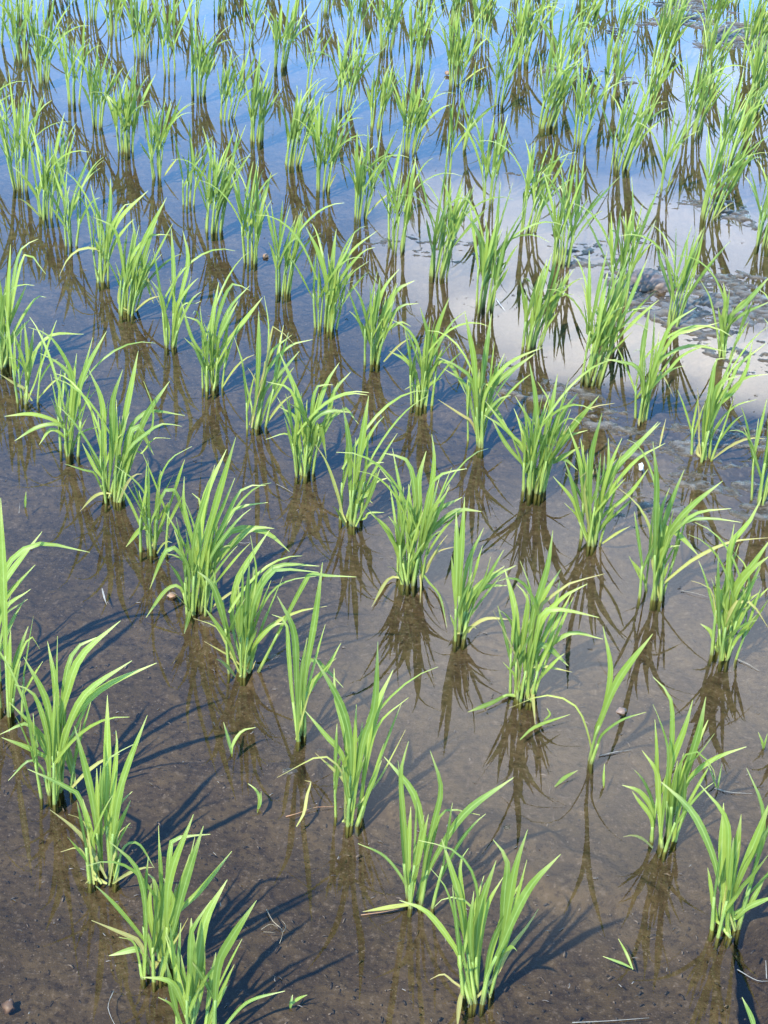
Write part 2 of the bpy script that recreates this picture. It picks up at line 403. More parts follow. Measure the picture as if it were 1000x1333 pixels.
WCLS = {'W': 0.0044, 'N': 0.0030, 'T': 0.0015}
def arching(off, hs):
    a = rnd(0, 2 * math.pi)
    p = off + Vector((0, 0, hs * rnd(0.25, 0.5)))
    dd = Vector((math.cos(a) * 0.4 + 0.1, math.sin(a) * 0.4, 1.0))
    return grow(p, dd, hs * rnd(0.55, 0.85), rnd(0.8, 1.7), 9), rnd(0.0012, 0.0022), rnd(0.5, 1.0)
def rice_plant(bx, by, label, traces=(), nfill=6, hgt=0.22, spread=0.020, lean=0.0, detail=True, dry=0, leafw=0.0036):
    B = ground(bx, by)
    root = bpy.data.objects.new('rice_plant', None); COL.objects.link(root)
    root.empty_display_size = 0.05; root.location = B
    root['label'] = label; root['category'] = 'rice plant'; root['group'] = GROUP
    k = 11 if detail else 8
    shoots = []            # list of (stalk path, radius, tone, leaf list[(pts, w, tone, face, start)])
    dryl = []
    wet = [t for t in traces if 'Y' not in t.split()[0]]
    for t in traces:
        if 'Y' in t.split()[0]: dryl.append(t)
    def path_of(t, off, s):
        pts = [tuple(map(float, c_.split(','))) for c_ in t.split()[1:]]
        P = [trace_point(x, y, B, s) - B for x, y in pts]
        for p_ in P: p_.z = max(p_.z, 0.004)
        start = off.copy()
        first = P[0]
        if len(P) == 1:
            mid = start.lerp(first, 0.5); mid.z = max(mid.z, first.z * 0.55); P = [mid] + P
        return [start] + P
    wet.sort(key=lambda t: float(t.split()[1].split(',')[0]))
    i = 0
    while i < len(wet):
        grp = wet[i:i + R.choice((2, 2, 3))]; i += len(grp)
        mx_ = sum(float(t.split()[1].split(',')[0]) for t in grp) / len(grp) - bx
        off = Vector((max(-1, min(1, mx_ / 45.0)) * spread * 0.8 + rnd(-.3, .3) * spread, rnd(-0.8, 0.8) * spread * 0.8, 0))
        ls = []; stalk = None
        for j, t in enumerate(grp):
            s = rnd(-0.22, 0.30)
            o2 = off + Vector((rnd(-.0016, .0016), rnd(-.0016, .0016), 0))
            pts, L = spline(path_of(t, o2, s), 15)
            if stalk is None:
                stalk = [off + Vector((0, 0, -0.024))] + [pts[q_] for q_ in (0, 1, 2, 3, 4)]
                top = 4
            w = WCLS[t.split()[0][0]] * rnd(0.85, 1.1)
            ls.append((pts, w, rnd(0.25, 0.95), twist_face(0.45), 0.22))
        shoots.append((stalk, rnd(0.0023, 0.0031), rnd(0.2, 0.9), ls))
    for i in range(nfill):
        a = 2 * math.pi * (i + rnd(-.4, .4)) / max(1, nfill); rr = spread * math.sqrt(rnd(0.08, 1.0))
        off = Vector((rr * math.cos(a), rr * math.sin(a) * 0.85, 0))
        sc = rnd(0.72, 1.08) * (0.72 if traces else 1.0)
        pth, lv = shoot_generic(None, off, hgt * 0.42 * sc, k, R.choice((2, 3, 3)) if detail else R.choice((2, 3)), hgt * 0.66 * sc, Vector((lean, 0, 0)), leafw)
        if R.random() < (0.25 if traces else 0.5): lv.append(arching(off, hgt))
        shoots.append((pth, rnd(0.0020, 0.0030), rnd(0.1, 0.9), [(pp, w, tn, twist_face(0.9), 0.0) for pp, w, tn in lv]))
    if detail:
        for st, rad, tone, ls in shoots:
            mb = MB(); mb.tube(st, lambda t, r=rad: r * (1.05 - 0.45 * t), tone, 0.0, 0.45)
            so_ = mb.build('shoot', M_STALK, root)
            lb = MB()
            for pts, w, tn, fc, s0 in ls:
                lb.strip(pts, blade_width(w, start=s0), fc, tn, 0.05 if s0 else 0.25)
            lb.build('foliage', M_LEAF, so_)
    else:
        mb = MB(); lb = MB()
        for st, rad, tone, ls in shoots:
            mb.tube(st, lambda t, r=rad: r * (1.05 - 0.45 * t), tone, 0.0, 0.45, n=5)
            for pts, w, tn, fc, s0 in ls:
                lb.strip(pts, blade_width(w, start=s0), fc, tn, 0.05 if s0 else 0.25)
        mb.build('stem', M_STALK, root); lb.build('foliage', M_LEAF, root)
    # withered leaves: a look of their own, so parts of their own
    def dry_part(pts, w, tone):
        mb = MB(); mb.strip(pts, blade_width(w, base=0.0011, rise=0.45), twist_face(0.5), tone, 0.2, 1.0, 0.4)
        o = mb.build('withered_leaf', M_DRY, root); o['label'] = 'withered yellow brown leaf'
    for t in dryl:
        off = Vector((rnd(-.5, .5) * spread, rnd(-.7, .2) * spread, 0.003))
        pts, L = spline(path_of(t, off, rnd(-0.15, 0.15)), 11)
        dry_part(pts, WCLS[t.split()[0][0]] * 0.85, rnd(0, 1))
    for i in range(dry):
        a = rnd(-2.6, 0.3); off = Vector((spread * math.cos(a) * .9, spread * math.sin(a) * .9, 0.004))
        d = Vector((math.cos(a) * rnd(0.3, 0.9), math.sin(a) * 0.6, 1.0))
        dry_part(grow(off, d, rnd(0.05, 0.10), rnd(0.5, 1.5), 7), rnd(0.0014, 0.0024), rnd(0, 1))
    return root
# ------------------------------------------------------------------ plants traced blade by blade (pixels of the 1000 x 1333 photograph)
TR = [
 (202, 1266, 'bushy rice plant at the lower left with long drooping leaf tips, behind the lowest plant', 7, dict(dry=1), [
  'W 220,1150 252,1060', 'W 240,1155 265,1075', 'N 222,1200 260,1160 302,1108', 'N 222,1105 240,1090 274,1086', 'N 190,1190 178,1130 142,1095', 'NY 180,1225 160,1215 119,1198',
  'N 185,1237 142,1244', 'T 175,1228 155,1220', 'W 205,1180 200,1145 192,1137', 'N 216,1215 226,1175 213,1143', 'N 225,1190 247,1112', 'TY 225,1230 245,1195', 'NY 205,1250 198,1262', 'N 195,1190 197,1150', 'N 212,1200 216,1140', 'N 222,1195 230,1150']),
 (252, 1346, 'rice plant cut by the bottom edge with a broad blade rising to the upper right', 6, {}, [
  'W 283,1263 300,1223 334,1172', 'W 260,1240 269,1193 296,1145', 'N 248,1230 255,1203 275,1172', 'N 262,1290 267,1230', 'N 272,1300 281,1240', 'N 280,1310 296,1283', 'T 310,1315 332,1300 371,1290', 'N 228,1310 217,1253', 'N 235,1300 220,1277 185,1272', 'N 245,1300 236,1243', 'T 225,1310 206,1298', 'W 250,1260 249,1195']),
 (133, 1143, 'rice plant with one tall straight central blade and a yellow leaf at lower left', 5, dict(dry=1), [
  'W 138,1060 140,995 140,905', 'W 150,1060 162,1010 192,931', 'N 145,1060 152,975 151,951', 'W 122,1050 112,1002 97,945', 'N 150,1090 170,1042', 'TY 155,1085 172,1077', 'N 107,1045 82,1022 36,1001', 'NY 115,1100 95,1077 65,1054',
  'TY 112,1075 89,1060', 'TY 115,1125 103,1104 79,1109', 'T 160,1105 180,1098 201,1130', 'T 132,1030 140,990 174,969', 'NY 122,1143 111,1150', 'N 128,1060 126,1000', 'N 118,1080 108,1040']),
 (70, 1035, 'wide rice plant at the left with two long blades arching over to the right', 6, dict(dry=1), [
  'W 66,960 60,910 31,855', 'W 75,950 72,890 62,835', 'T 74,900 75,828', 'W 78,940 85,910 105,855 157,808', 'N 80,930 95,850 140,825', 'W 80,970 95,935 135,895 204,863', 'W 82,970 98,925 120,895 172,860', 'N 62,985 55,970 37,942 0,956', 'N 62,990 50,980 31,971 2,960',
  'T 58,1010 55,1000 38,990 11,1016', 'N 60,970 50,952 12,914', 'N 62,960 45,905 19,891', 'W 72,985 76,967 85,970 100,1027', 'N 80,1000 92,960 102,950', 'N 70,950 72,900', 'N 76,960 84,900']),
 (9, 930, 'thin pale rice plant at the left edge with one very tall upright blade', 4, {}, [
  'W 8,860 5,760 1,648', 'N 15,880 22,855 37,815', 'T 18,880 38,830 52,845', 'N 20,890 27,860', 'N 12,860 14,820']),
 (-12, 882, 'rice plant mostly outside the left edge with blades reaching into view', 5, {}, [
  'W -5,810 0,767 55,692', 'N 0,780 10,735 50,708 117,719', 'N 0,800 10,775 46,735', 'N 2,800 40,767', 'T 0,810 36,780', 'N -20,800 -35,740']),
 (258, 793, 'largest bushy rice plant left of centre with two broad tall upright blades', 11, dict(dry=2), [
  'W 265,720 282,652 307,569', 'W 260,720 267,650 295,585', 'N 275,720 290,685 315,637 346,632', 'N 275,720 300,670 317,659 349,654', 'N 272,730 307,680 327,662', 'N 275,700 290,660 306,622', 'W 285,715 305,690 345,692 377,718', 'W 275,740 312,700 332,687 357,688',
  'N 245,740 225,712 212,725 195,767', 'N 235,765 216,768 190,804', 'N 250,770 247,795 240,825', 'N 250,740 245,740 227,690', 'N 250,740 255,690 280,605', 'N 255,730 240,660 240,620', 'W 252,730 262,660 250,642', 'N 265,740 275,700', 'T 250,745 232,725 210,720']),
 (200, 715, 'small bushy rice plant with thin threadlike leaves curving to the left and right', 8, dict(dry=1), [
  'T 205,640 220,600 250,581', 'N 195,695 185,687 164,712', 'N 207,660 217,637 230,642 242,685', 'T 192,690 185,665 162,624', 'N 196,690 190,640', 'N 202,690 207,632', 'N 208,690 222,650', 'TY 212,690 222,702', 'T 194,660 180,630 150,606']),
 (145, 648, 'broad leaved rice plant at the left with several wide upright blades of dark green', 9, dict(dry=1), [
  'W 158,570 165,530 180,457', 'W 146,560 147,520 160,481', 'W 136,570 132,520 115,480', 'W 172,590 190,542 221,496', 'N 165,570 175,550 195,535 241,541', 'T 180,580 197,560 199,530 187,496', 'N 165,590 190,565 212,552 237,555', 'W 165,590 172,560 182,557 200,592', 'T 170,590 185,590 200,571 222,571',
  'N 132,620 125,612 107,577', 'T 130,630 122,615 110,612 85,604', 'NY 142,642 125,645 104,666', 'N 150,570 152,520', 'N 155,580 160,540']),
 (90, 589, 'rice plant at left with twin upright blades and long leaves arching to its left', 6, dict(), [
  'W 98,540 110,487 139,431', 'N 98,520 110,480 121,439', 'N 95,530 95,490 67,440 37,426', 'N 94,530 92,492 75,472 52,460', 'T 85,560 75,530 66,487', 'N 85,560 70,547 40,539 6,542', 'N 85,560 72,552 47,557 19,574', 'N 85,570 67,559 51,579', 'T 100,570 115,540', 'T 98,575 108,562 130,555', 'N 93,520 100,460']),
 (36, 522, 'slim rice plant at the left edge with brown lower leaves, beside a large clump', 5, dict(dry=2), [
  'N 40,460 44,427', 'N 40,480 52,445', 'N 33,480 17,430', 'NY 30,505 20,500 0,487', 'N 40,470 66,437 109,435', 'T 35,490 25,470 11,465', 'N 36,470 32,420', 'T 45,500 55,470 65,455']),
 (2, 475, 'large rice plant cut by the left edge halfway up with blades fanning right', 9, {}, [
  'N 12,410 25,330 50,311', 'W 10,410 14,318', 'N 12,420 32,332 60,357', 'N 10,430 35,370', 'N 14,440 45,390 60,387', 'W 2,410 -5,340', 'N 15,445 30,425 40,415', 'N 5,420 8,360']),
 (317, 875, 'rice plant with a tall blade and long leaves stretching right over the water', 9, dict(dry=1), [
  'W 302,810 307,762 322,732 351,690', 'N 328,790 347,747 370,735 416,737', 'N 330,790 350,750 367,741 415,745', 'T 330,820 350,775 375,756 412,750', 'N 400,752 412,749 464,751', 'NY 330,845 345,820 385,797 426,789', 'N 332,840 355,815 370,812', 'W 300,840 292,807 277,762 257,744', 'N 300,840 282,812 265,789', 'TY 290,830 280,815 252,805', 'TY 300,855 292,850 266,835',
  'T 322,800 334,752 326,697', 'N 315,820 315,757', 'N 318,820 325,727', 'N 325,820 333,760', 'N 310,810 311,760', 'TY 327,872 333,860']),
 (385, 960, 'sparse rice plant with a single tall pointed blade standing among open muddy water', 1, {}, [
  'W 398,880 410,807 420,732', 'W 386,880 382,820 361,776', 'N 380,900 376,850 372,810 354,800', 'N 395,890 405,858 425,872 447,895', 'N 400,900 425,870 444,837', 'TY 400,910 410,880', 'N 392,880 400,830']),
 (457, 1067, 'rice plant at the lower centre with a yellow bent leaf pointing to its left', 5, {}, [
  'W 457,980 445,920 410,857', 'W 472,970 487,920 492,835', 'N 448,990 422,955 397,925', 'TY 447,1010 425,985 410,986 361,1012', 'NY 450,1020 437,1005 410,980', 'N 450,960 437,907 435,870', 'N 462,960 464,917', 'W 480,960 485,930 512,872', 'TY 490,1020 510,985 528,950', 'T 480,985 495,940 532,908', 'N 475,1000 482,960 500,905', 'N 458,990 452,930', 'N 465,1000 472,940', 'N 480,1030 497,990']),
 (542, 1175, 'rice plant at the lower centre with one long blade stretched to the upper right', 3, {}, [
  'W 555,1120 550,1077 537,1030 500,985', 'N 525,1110 521,1020 518,990', 'N 528,1090 522,1010 532,965', 'N 555,1110 565,1070 574,1025 560,977', 'W 560,1130 582,1090 612,1052 669,1012', 'T 565,1090 580,1055 625,1061', 'T 525,1145 500,1114 466,1098', 'NY 530,1178 515,1180 472,1187', 'N 532,1110 535,1050', 'N 545,1120 558,1060', 'TY 535,1177 505,1182']),
 (620, 1295, 'rice plant near the bottom with broad splayed blades and an orange leaf hanging down', 5, dict(), [
  'W 655,1220 670,1133 687,1080', 'W 652,1230 657,1165 660,1120 642,1093', 'W 635,1270 650,1238 687,1160 730,1112', 'N 640,1240 660,1180 682,1143', 'W 620,1230 627,1175 646,1120', 'N 625,1230 635,1178 655,1142', 'W 607,1230 597,1165 587,1130 575,1092', 'N 608,1220 599,1130 610,1104',
  'T 600,1230 582,1160 560,1130', 'T 620,1200 622,1165 612,1130 587,1105 545,1094', 'N 598,1255 595,1238 557,1188 520,1172', 'T 615,1200 610,1175 582,1168 566,1180', 'NY 645,1270 660,1240 687,1205 701,1183', 'NY 603,1290 598,1310 595,1340', 'TY 632,1285 639,1299', 'TY 590,1278 577,1268 560,1275', 'N 612,1220 617,1160', 'N 640,1230 672,1165']),
 (859, 1097, 'rice plant at the lower right with a dense stand of upright blades and pale base', 5, dict(dry=1), [
  'N 872,1000 875,952 872,907 850,881', 'T 870,990 862,947 850,917', 'W 870,1010 892,945 902,911', 'W 895,1000 910,950 919,907', 'W 890,1010 922,937', 'N 890,1030 905,1005 935,985 972,972', 'N 858,1040 855,1005 836,977', 'N 857,1050 856,1020 854,962', 'N 850,1070 847,1050 832,1030 810,1022', 'T 895,1000 910,982 930,955', 'T 880,1010 900,977 925,995 932,1015', 'T 865,1030 868,1020 895,1030', 'N 880,1030 890,980', 'N 875,1040 882,990', 'N 848,1065 830,1040 823,1030']),
 (945, 1210, 'rice plant at the lower right beside dark blue shaded water with long arching left leaf', 6, dict(), [
  'W 937,1150 925,1105 900,1055 860,1017', 'N 990,1100 992,1050 972,1000', 'W 940,1130 942,1045', 'W 955,1130 965,1060', 'N 948,1120 945,1065 910,1020', 'N 935,1200 932,1195 924,1152', 'N 955,1170 980,1138 1000,1113', 'N 955,1190 975,1178 996,1142', 'N 958,1195 975,1180 1010,1166', 'W 960,1150 985,1090 1004,1040', 'W 955,1160 980,1110 1006,1070', 'TY 945,1170 950,1140', 'TY 942,1175 947,1145', 'N 950,1140 955,1090']),
 (768, 992, 'sparse rice plant of two slender blades forming a narrow V at the right', 0, dict(spread=0.008), [
  'N 775,950 787,920 795,870 785,815', 'W 772,970 780,945 805,885 850,825', 'TY 768,965 750,920 710,905 662,922', 'T 778,970 785,955 810,937 841,927']),
 (680, 905, 'tall bushy rice plant right of centre with broad pointed blades and yellowed drooping leaves', 10, dict(dry=1), [
  'W 690,830 697,790 712,740 720,690', 'W 690,840 700,790 730,741', 'W 675,850 670,790 657,740', 'N 680,840 687,782 672,760', 'W 700,850 720,802 729,755', 'N 705,860 725,810 745,770', 'NY 700,800 720,775 740,760 787,747', 'N 700,820 730,780 765,760', 'N 700,820 710,795 740,795 780,804', 'N 700,860 740,825 785,832', 'W 695,850 710,840 740,867', 'NY 690,870 710,868 745,875', 'TY 675,870 665,840 642,795', 'T 670,880 662,870 655,862', 'T 690,820 691,770 677,730', 'N 660,905 640,915 609,927', 'N 682,850 685,800', 'N 690,860 712,800', 'NY 690,885 692,893 697,945']),
 (598, 825, 'narrow rice plant with two upright blades and leaves folded over to the right', 5, dict(dry=1), [
  'W 594,760 595,727 594,666', 'W 598,770 601,715 605,647', 'N 602,770 610,730 630,687', 'N 610,790 620,772 640,752 672,736', 'N 610,790 630,765 660,762', 'N 610,780 625,760 657,737', 'T 612,780 630,755 639,725', 'NY 610,822 615,815 635,805 667,807', 'N 605,780 615,745', 'N 600,790 612,750', 'N 608,790 618,770', 'T 592,815 586,800']),
 (532, 755, 'dense tufted rice plant at the middle with many upright blades in a fan', 12, dict(dry=2), [
  'W 555,680 565,602 562,565', 'W 545,680 545,627 555,587', 'N 530,690 522,640 511,584', 'W 540,690 540,640 530,600 500,590', 'N 555,660 565,625 582,615 608,610', 'N 560,670 575,650 586,634', 'W 555,700 567,667 602,647', 'W 550,710 562,692 595,665 627,666', 'N 520,720 515,710 500,687', 'N 522,720 518,690 506,672', 'NY 545,735 550,750 567,720 592,712', 'T 545,720 552,750 572,775 582,817', 'TY 545,745 548,760 547,785', 'W 535,690 532,630', 'N 548,700 556,640', 'W 550,700 575,640', 'N 525,700 515,640 495,610', 'N 520,730 505,690 482,668', 'NY 520,752 505,755 484,790']),
 (770, 705, 'bushy rice plant at the right with blades spreading wide beside a bare stalk', 9, dict(dry=1), [
  'W 768,640 770,590 784,537', 'W 775,660 810,600 860,550', 'N 780,660 825,602 866,577', 'W 780,650 800,610 825,585 857,549', 'N 785,640 792,610 792,570', 'N 785,640 797,600 810,570', 'N 775,690 787,670 820,642 844,610', 'N 755,680 745,650 720,620', 'N 755,670 742,620 735,600', 'NY 760,640 765,615 755,622', 'N 762,660 755,600 740,555', 'N 765,650 765,590', 'N 780,690 795,670 800,655', 'T 760,690 750,670 735,655']),
 (848, 775, 'rice plant at the right with a tall central blade and yellow leaves reaching right', 6, dict(), [
  'W 853,690 855,627 850,575', 'W 860,700 877,645 891,611', 'W 865,710 877,685 902,657 941,626', 'N 868,710 885,685 910,667 952,662', 'N 868,710 890,680 925,675 965,680', 'NY 848,720 847,690 830,657 806,636', 'W 865,700 872,688 890,702 910,724', 'N 857,690 862,660 872,635', 'N 840,760 835,747 820,727', 'N 855,740 862,715 885,710', 'N 858,770 860,760 871,732', 'NY 858,765 875,750 905,727 950,706 1000,700', 'N 845,720 850,660', 'N 855,720 862,670']),
 (940, 855, 'bushy rice plant near the right edge with folded broad blades above dark reflections', 9, dict(dry=1), [
  'W 950,720 957,700 975,680 992,647', 'N 948,760 950,720 956,682', 'W 955,770 980,735 1006,698', 'W 955,780 975,745 1004,722', 'W 935,790 932,762 940,780 953,810', 'T 960,800 975,780 972,740 952,715', 'NY 950,800 962,782 980,787 1000,817', 'N 930,840 925,822 912,812', 'TY 932,800 925,767 900,756', 'N 960,810 975,790 1004,762', 'N 935,790 935,720', 'W 945,780 950,735', 'N 960,830 985,800', 'N 955,800 990,770']),
 (395, 615, 'rice plant left of centre with broad blades and a leaf bent over right', 9, dict(), [
  'W 400,570 390,522 364,459', 'W 410,560 425,550 435,510 457,484', 'W 405,560 425,500 442,472', 'N 405,550 412,505 434,501', 'N 415,560 450,532 457,540 467,552', 'W 402,570 410,545 430,535 457,537', 'N 395,570 380,510 347,497', 'N 390,590 385,545 364,530', 'N 408,580 415,550 420,567 425,597', 'T 388,590 375,565 346,572', 'N 397,560 400,520', 'N 390,570 382,500']),
 (455, 679, 'rice plant in the middle with a long blade standing apart to its left', 5, dict(dry=1), [
  'W 456,640 455,590 452,560 446,528', 'W 462,630 470,580 480,515', 'N 465,630 470,590 487,557 500,542', 'NY 446,670 440,645 425,602 410,578', 'N 470,630 480,605 500,602', 'N 458,640 455,631 465,637 485,655', 'W 466,650 482,640 491,610', 'N 470,670 480,650 495,610', 'T 475,675 480,668 500,667', 'N 460,640 465,600', 'N 472,650 485,630 505,622']),
 (332, 555, 'slender rice plant with a thin tall upright blade and a long leaf falling left', 4, dict(dry=1), [
  'W 335,500 337,455 337,405', 'T 345,500 350,430 344,385', 'T 328,530 320,500 315,470 305,439', 'N 342,500 352,460 380,436', 'N 345,490 375,452 407,442', 'N 345,510 360,492 390,457', 'N 350,520 362,500 370,477', 'NY 335,510 330,490 322,478', 'NY 348,470 355,425 382,447', 'N 340,520 345,470']),
 (695, 637, 'largest bushy rice plant right of centre with tall spike blades over rippled mud', 15, dict(dry=1), [
  'W 698,580 697,520 689,470', 'W 705,590 717,535 726,487', 'T 715,580 730,530 741,491', 'W 715,590 732,540 752,512', 'N 692,590 690,552 671,516', 'N 710,580 717,530 700,497', 'N 685,600 680,580 665,565 632,522', 'N 685,610 660,580 640,545', 'NY 712,580 725,580 760,535 800,525', 'W 715,600 750,550 780,515', 'W 700,610 725,599 755,582', 'N 702,610 718,600 735,598 752,612', 'N 688,600 685,592 660,560 630,540', 'W 695,590 700,540', 'N 705,600 712,560', 'N 685,600 678,560', 'N 710,610 740,570 765,560']),
 (620, 577, 'rice plant over grey water with two broad upright blades and a long right leaf', 7, dict(), [
  'W 620,520 617,467 605,405', 'W 625,520 632,462 640,408', 'W 630,520 645,500 662,485 697,460', 'N 630,520 650,485 672,467 707,452', 'N 615,500 595,477 570,465', 'N 630,540 640,527 660,555', 'NY 625,510 637,500 654,522', 'N 628,520 640,495 657,460', 'N 616,540 605,500 578,480', 'N 622,530 624,480', 'N 630,545 650,520 665,515', 'NY 614,550 600,540 570,520']),
 (549, 525, 'upright rice plant on dark blue water with pale blades fading to yellow at its foot', 8, dict(), [
  'W 555,470 557,437 547,400', 'W 560,470 570,425 585,387', 'N 562,470 587,422 607,405', 'N 545,500 532,472 507,457', 'T 543,500 540,480 515,452', 'T 543,510 540,501 527,507', 'N 555,510 560,500 575,492', 'N 550,490 545,455 532,430 509,415', 'N 560,490 575,470 590,480 608,516', 'N 552,480 555,430', 'N 560,490 578,450']),
 (914, 596, 'rice plant on rough wet mud near the right edge leaning right with curved blades', 7, dict(dry=1), [
  'W 918,550 925,510 932,470 944,466', 'W 925,540 935,500 962,490', 'N 925,540 955,510 972,480 980,442', 'N 930,530 950,500 962,475 997,447', 'TY 910,570 910,542 908,505', 'N 930,540 950,510 970,492 1000,487', 'W 922,550 940,500', 'N 915,560 918,520', 'T 930,560 955,530 985,520', 'NY 908,590 910,575']),
 (836, 545, 'rice plant beside pale mirrored cloud with one very broad blade pointing up', 8, dict(dry=1), [
  'W 835,490 837,450 846,400', 'N 845,490 850,450 852,408', 'W 845,500 860,455 875,422 907,400', 'N 850,490 875,440 900,430 936,420', 'N 850,490 865,465 900,450 947,458', 'N 850,500 868,485 890,462 925,447', 'NY 845,500 847,480 862,487 877,517', 'N 838,500 828,477 812,472 787,467', 'NY 833,545 832,555', 'N 845,510 860,470', 'W 840,510 855,480']),
 (277, 504, 'rice plant left of centre with broad upper blades crossing in the middle', 9, dict(dry=1), [
  'W 275,450 277,415 285,367', 'W 285,460 305,435 342,387', 'W 283,450 295,420 310,392', 'N 285,440 300,400 325,372', 'N 268,450 260,420 240,412', 'N 270,470 250,440 236,392', 'N 280,430 300,372 325,378', 'N 275,470 278,430', 'N 285,480 300,450', 'N 268,480 255,455 240,440']),
 (943, 465, 'thin upright rice plant standing on rough mud near the right edge', 4, dict(), [
  'W 940,420 945,400 942,368', 'W 945,420 970,395 1004,358', 'N 948,430 960,400 978,385', 'N 945,430 965,410 1004,392', 'N 940,430 935,400', 'T 935,440 925,390 912,365', 'N 945,440 955,400']),
 (425, 427, 'tall rice plant with forked broad blades on blue water, left of the centre', 12, dict(), [
  'W 425,370 415,330 398,295', 'W 432,360 435,320 438,298', 'N 435,360 450,330 462,302', 'N 438,360 460,325 492,300', 'N 440,370 470,330 488,322', 'T 440,400 455,360 480,340', 'N 430,370 427,330', 'N 440,380 460,350']),
 (486, 472, 'rice plant near the centre with broad dark blades leaning right', 10, dict(dry=1), [
  'W 488,420 492,390 495,360', 'N 480,430 470,390 458,370', 'W 495,420 515,380 540,365', 'N 498,430 520,400 545,395', 'N 490,410 500,375 520,350', 'N 495,440 520,420 535,425', 'N 480,440 465,415 455,405']),
 (165, 406, 'dense dark green rice plant at the left with thick broad blades leaning right', 13, dict(dry=2, lean=.12), [
  'W 172,360 185,320 217,257', 'W 178,370 195,310 205,285', 'N 170,340 195,308 222,306', 'N 162,360 150,300 122,283', 'W 168,360 175,310 172,285', 'NY 155,395 157,365 152,355', 'N 185,360 200,395', 'NY 180,345 195,370 210,400']),
 (222, 452, 'rice plant at the left with two tall straight broad blades and open base', 4, dict(), [
  'W 226,400 226,350 223,297', 'W 232,400 245,340 238,300', 'N 230,400 245,375 258,362', 'N 216,420 210,385 197,365', 'N 235,420 250,390 262,380', 'N 220,430 212,400 205,380', 'T 236,400 255,395 262,392']),
 (134, 365, 'rice plant at the left with a broad upright blade and a pale leaf arching left', 6, dict(dry=1), [
  'W 140,300 144,270 144,232', 'W 145,310 160,280 193,248', 'N 135,310 125,270 118,240', 'N 148,320 165,295 175,285', 'NY 135,330 110,323 90,335 77,360', 'N 140,310 160,270 172,265', 'N 130,330 123,310']),
]
# base x, y, filling shoots, height, lean, dry leaves   (the rest of each row)
ROWS = {
 'lower-left corner row': [(252,1346),(202,1266),(133,1143),(70,1035),(9,930),(-12,882)],
 'bottom-middle row': [(620,1295),(542,1175),(457,1067),(385,960),(317,875),(258,793),(200,715),(145,648),(90,589),(36,522),(2,475)],
 'bottom-right corner row': [(945,1210),(859,1097),(768,992),(680,905),(598,825),(532,755),(455,679),(395,615),(332,555),(277,504),(222,452),(165,406),(134,365),
    (95,319,5,.20,.05,0),(63,283,11,.22,.08,1),(26,247,11,.22,.02,1),(-22,212,8,.22,.1,0)],
 'first right-edge row': [(1034,940,7,.22,-.1,0),(940,855),(848,775),(770,705),(695,637),(620,577),(549,525),(486,472),(425,427),(371,382,9,.22,.08,1),(327,341,9,.23,.05,0),(278,301,11,.21,.08,1),(246,266,5,.18,.05,0),
    (205,231,8,.20,.03,1),(163,197,11,.21,.02,0),(126,165,7,.20,.02,0),(95,135,7,.21,.10,0),(57,106,10,.23,.02,1),(27,80,8,.22,.06,0),(-3,56,7,.21,.1,0)],
 'second right-edge row': [(992,654,9,.22,-.02,3),(914,596),(836,545),(770,496,14,.235,.18,2),(692,450,12,.22,.16,1),(629,403,14,.23,.14,1),(570,359,13,.225,.20,1),(515,325,10,.22,.12,1),(468,282,9,.21,.08,1),(420,247,9,.225,.14,1),
    (381,215,11,.22,.12,0),(334,183,10,.20,.08,1),(295,155,10,.22,.12,0),(259,125,9,.22,.10,0),(220,97,7,.21,.02,0),(184,74,10,.22,.06,1),(149,47,9,.22,.08,0),(120,26,8,.22,.04,0),(94,3,7,.2,.05,0)],
 'third right-edge row': [(1014,514,8,.2,.0,2),(943,465),(874,426,9,.22,.12,1),(803,398,8,.25,.10,0),(731,345,10,.23,.04,1),(686,302,11,.22,.22,1),(636,264,5,.22,.05,0),(583,230,2,.23,.08,0),(533,198,11,.22,.08,2),(490,166,9,.21,.04,0),
    (448,141,11,.23,.12,0),(401,119,2,.20,.12,0),(365,87,9,.24,.16,0),(325,56,6,.22,.06,0),(286,18,7,.22,.06,0),(254,24,7,.24,.02,0),(232,-3,7,.21,.04,0)],
 'fourth right-edge row': [(993,320,8,.21,.06,1),(921,284,13,.23,.20,1),(863,249,4,.21,.14,1),(807,220,13,.24,.12,1),(755,188,10,.24,.12,1),(711,165,13,.25,.16,0),(651,136,7,.22,.06,1),(592,111,11,.23,.06,1),(543,86,10,.22,.06,0),(504,65,10,.22,.05,0),
    (459,48,9,.23,.10,0),(424,16,7,.21,.06,0),(392,-6,7,.22,.06,0)],
 'fifth right-edge row': [(1012,262,8,.21,.08,0),(948,212,10,.22,.18,0),(899,176,13,.24,.16,1),(843,150,6,.20,.12,0),(792,130,8,.22,.12,0),(730,113,9,.22,.14,0),(678,81,13,.24,.16,1),(628,52,11,.23,.06,1),(592,31,9,.22,.06,1),(555,8,8,.22,.05,0),(520,-12,7,.22,.05,0)],
 'sixth right-edge row': [(980,147,11,.23,.16,1),(918,110,9,.21,.14,0),(860,86,13,.23,.14,1),(804,70,8,.23,.12,2),(756,58,11,.23,.14,1),(713,25,10,.23,.10,1),(672,3,8,.22,.06,0),(635,-16,7,.22,.06,0)],
 'seventh right-edge row': [(1022,104,9,.23,.12,0),(975,81,14,.25,.16,1),(922,60,11,.24,.16,1),(878,34,8,.22,.1,0),(836,14,8,.22,.1,0),(795,-5,7,.22,.1,0)],
 'eighth right-edge row': [(1004,24,10,.24,.14,0),(954,6,10,.23,.14,0),(912,-14,8,.23,.12,0)],
}
ORD = 'first second third fourth fifth sixth seventh eighth ninth tenth eleventh twelfth thirteenth fourteenth fifteenth sixteenth seventeenth eighteenth nineteenth twentieth'.split()
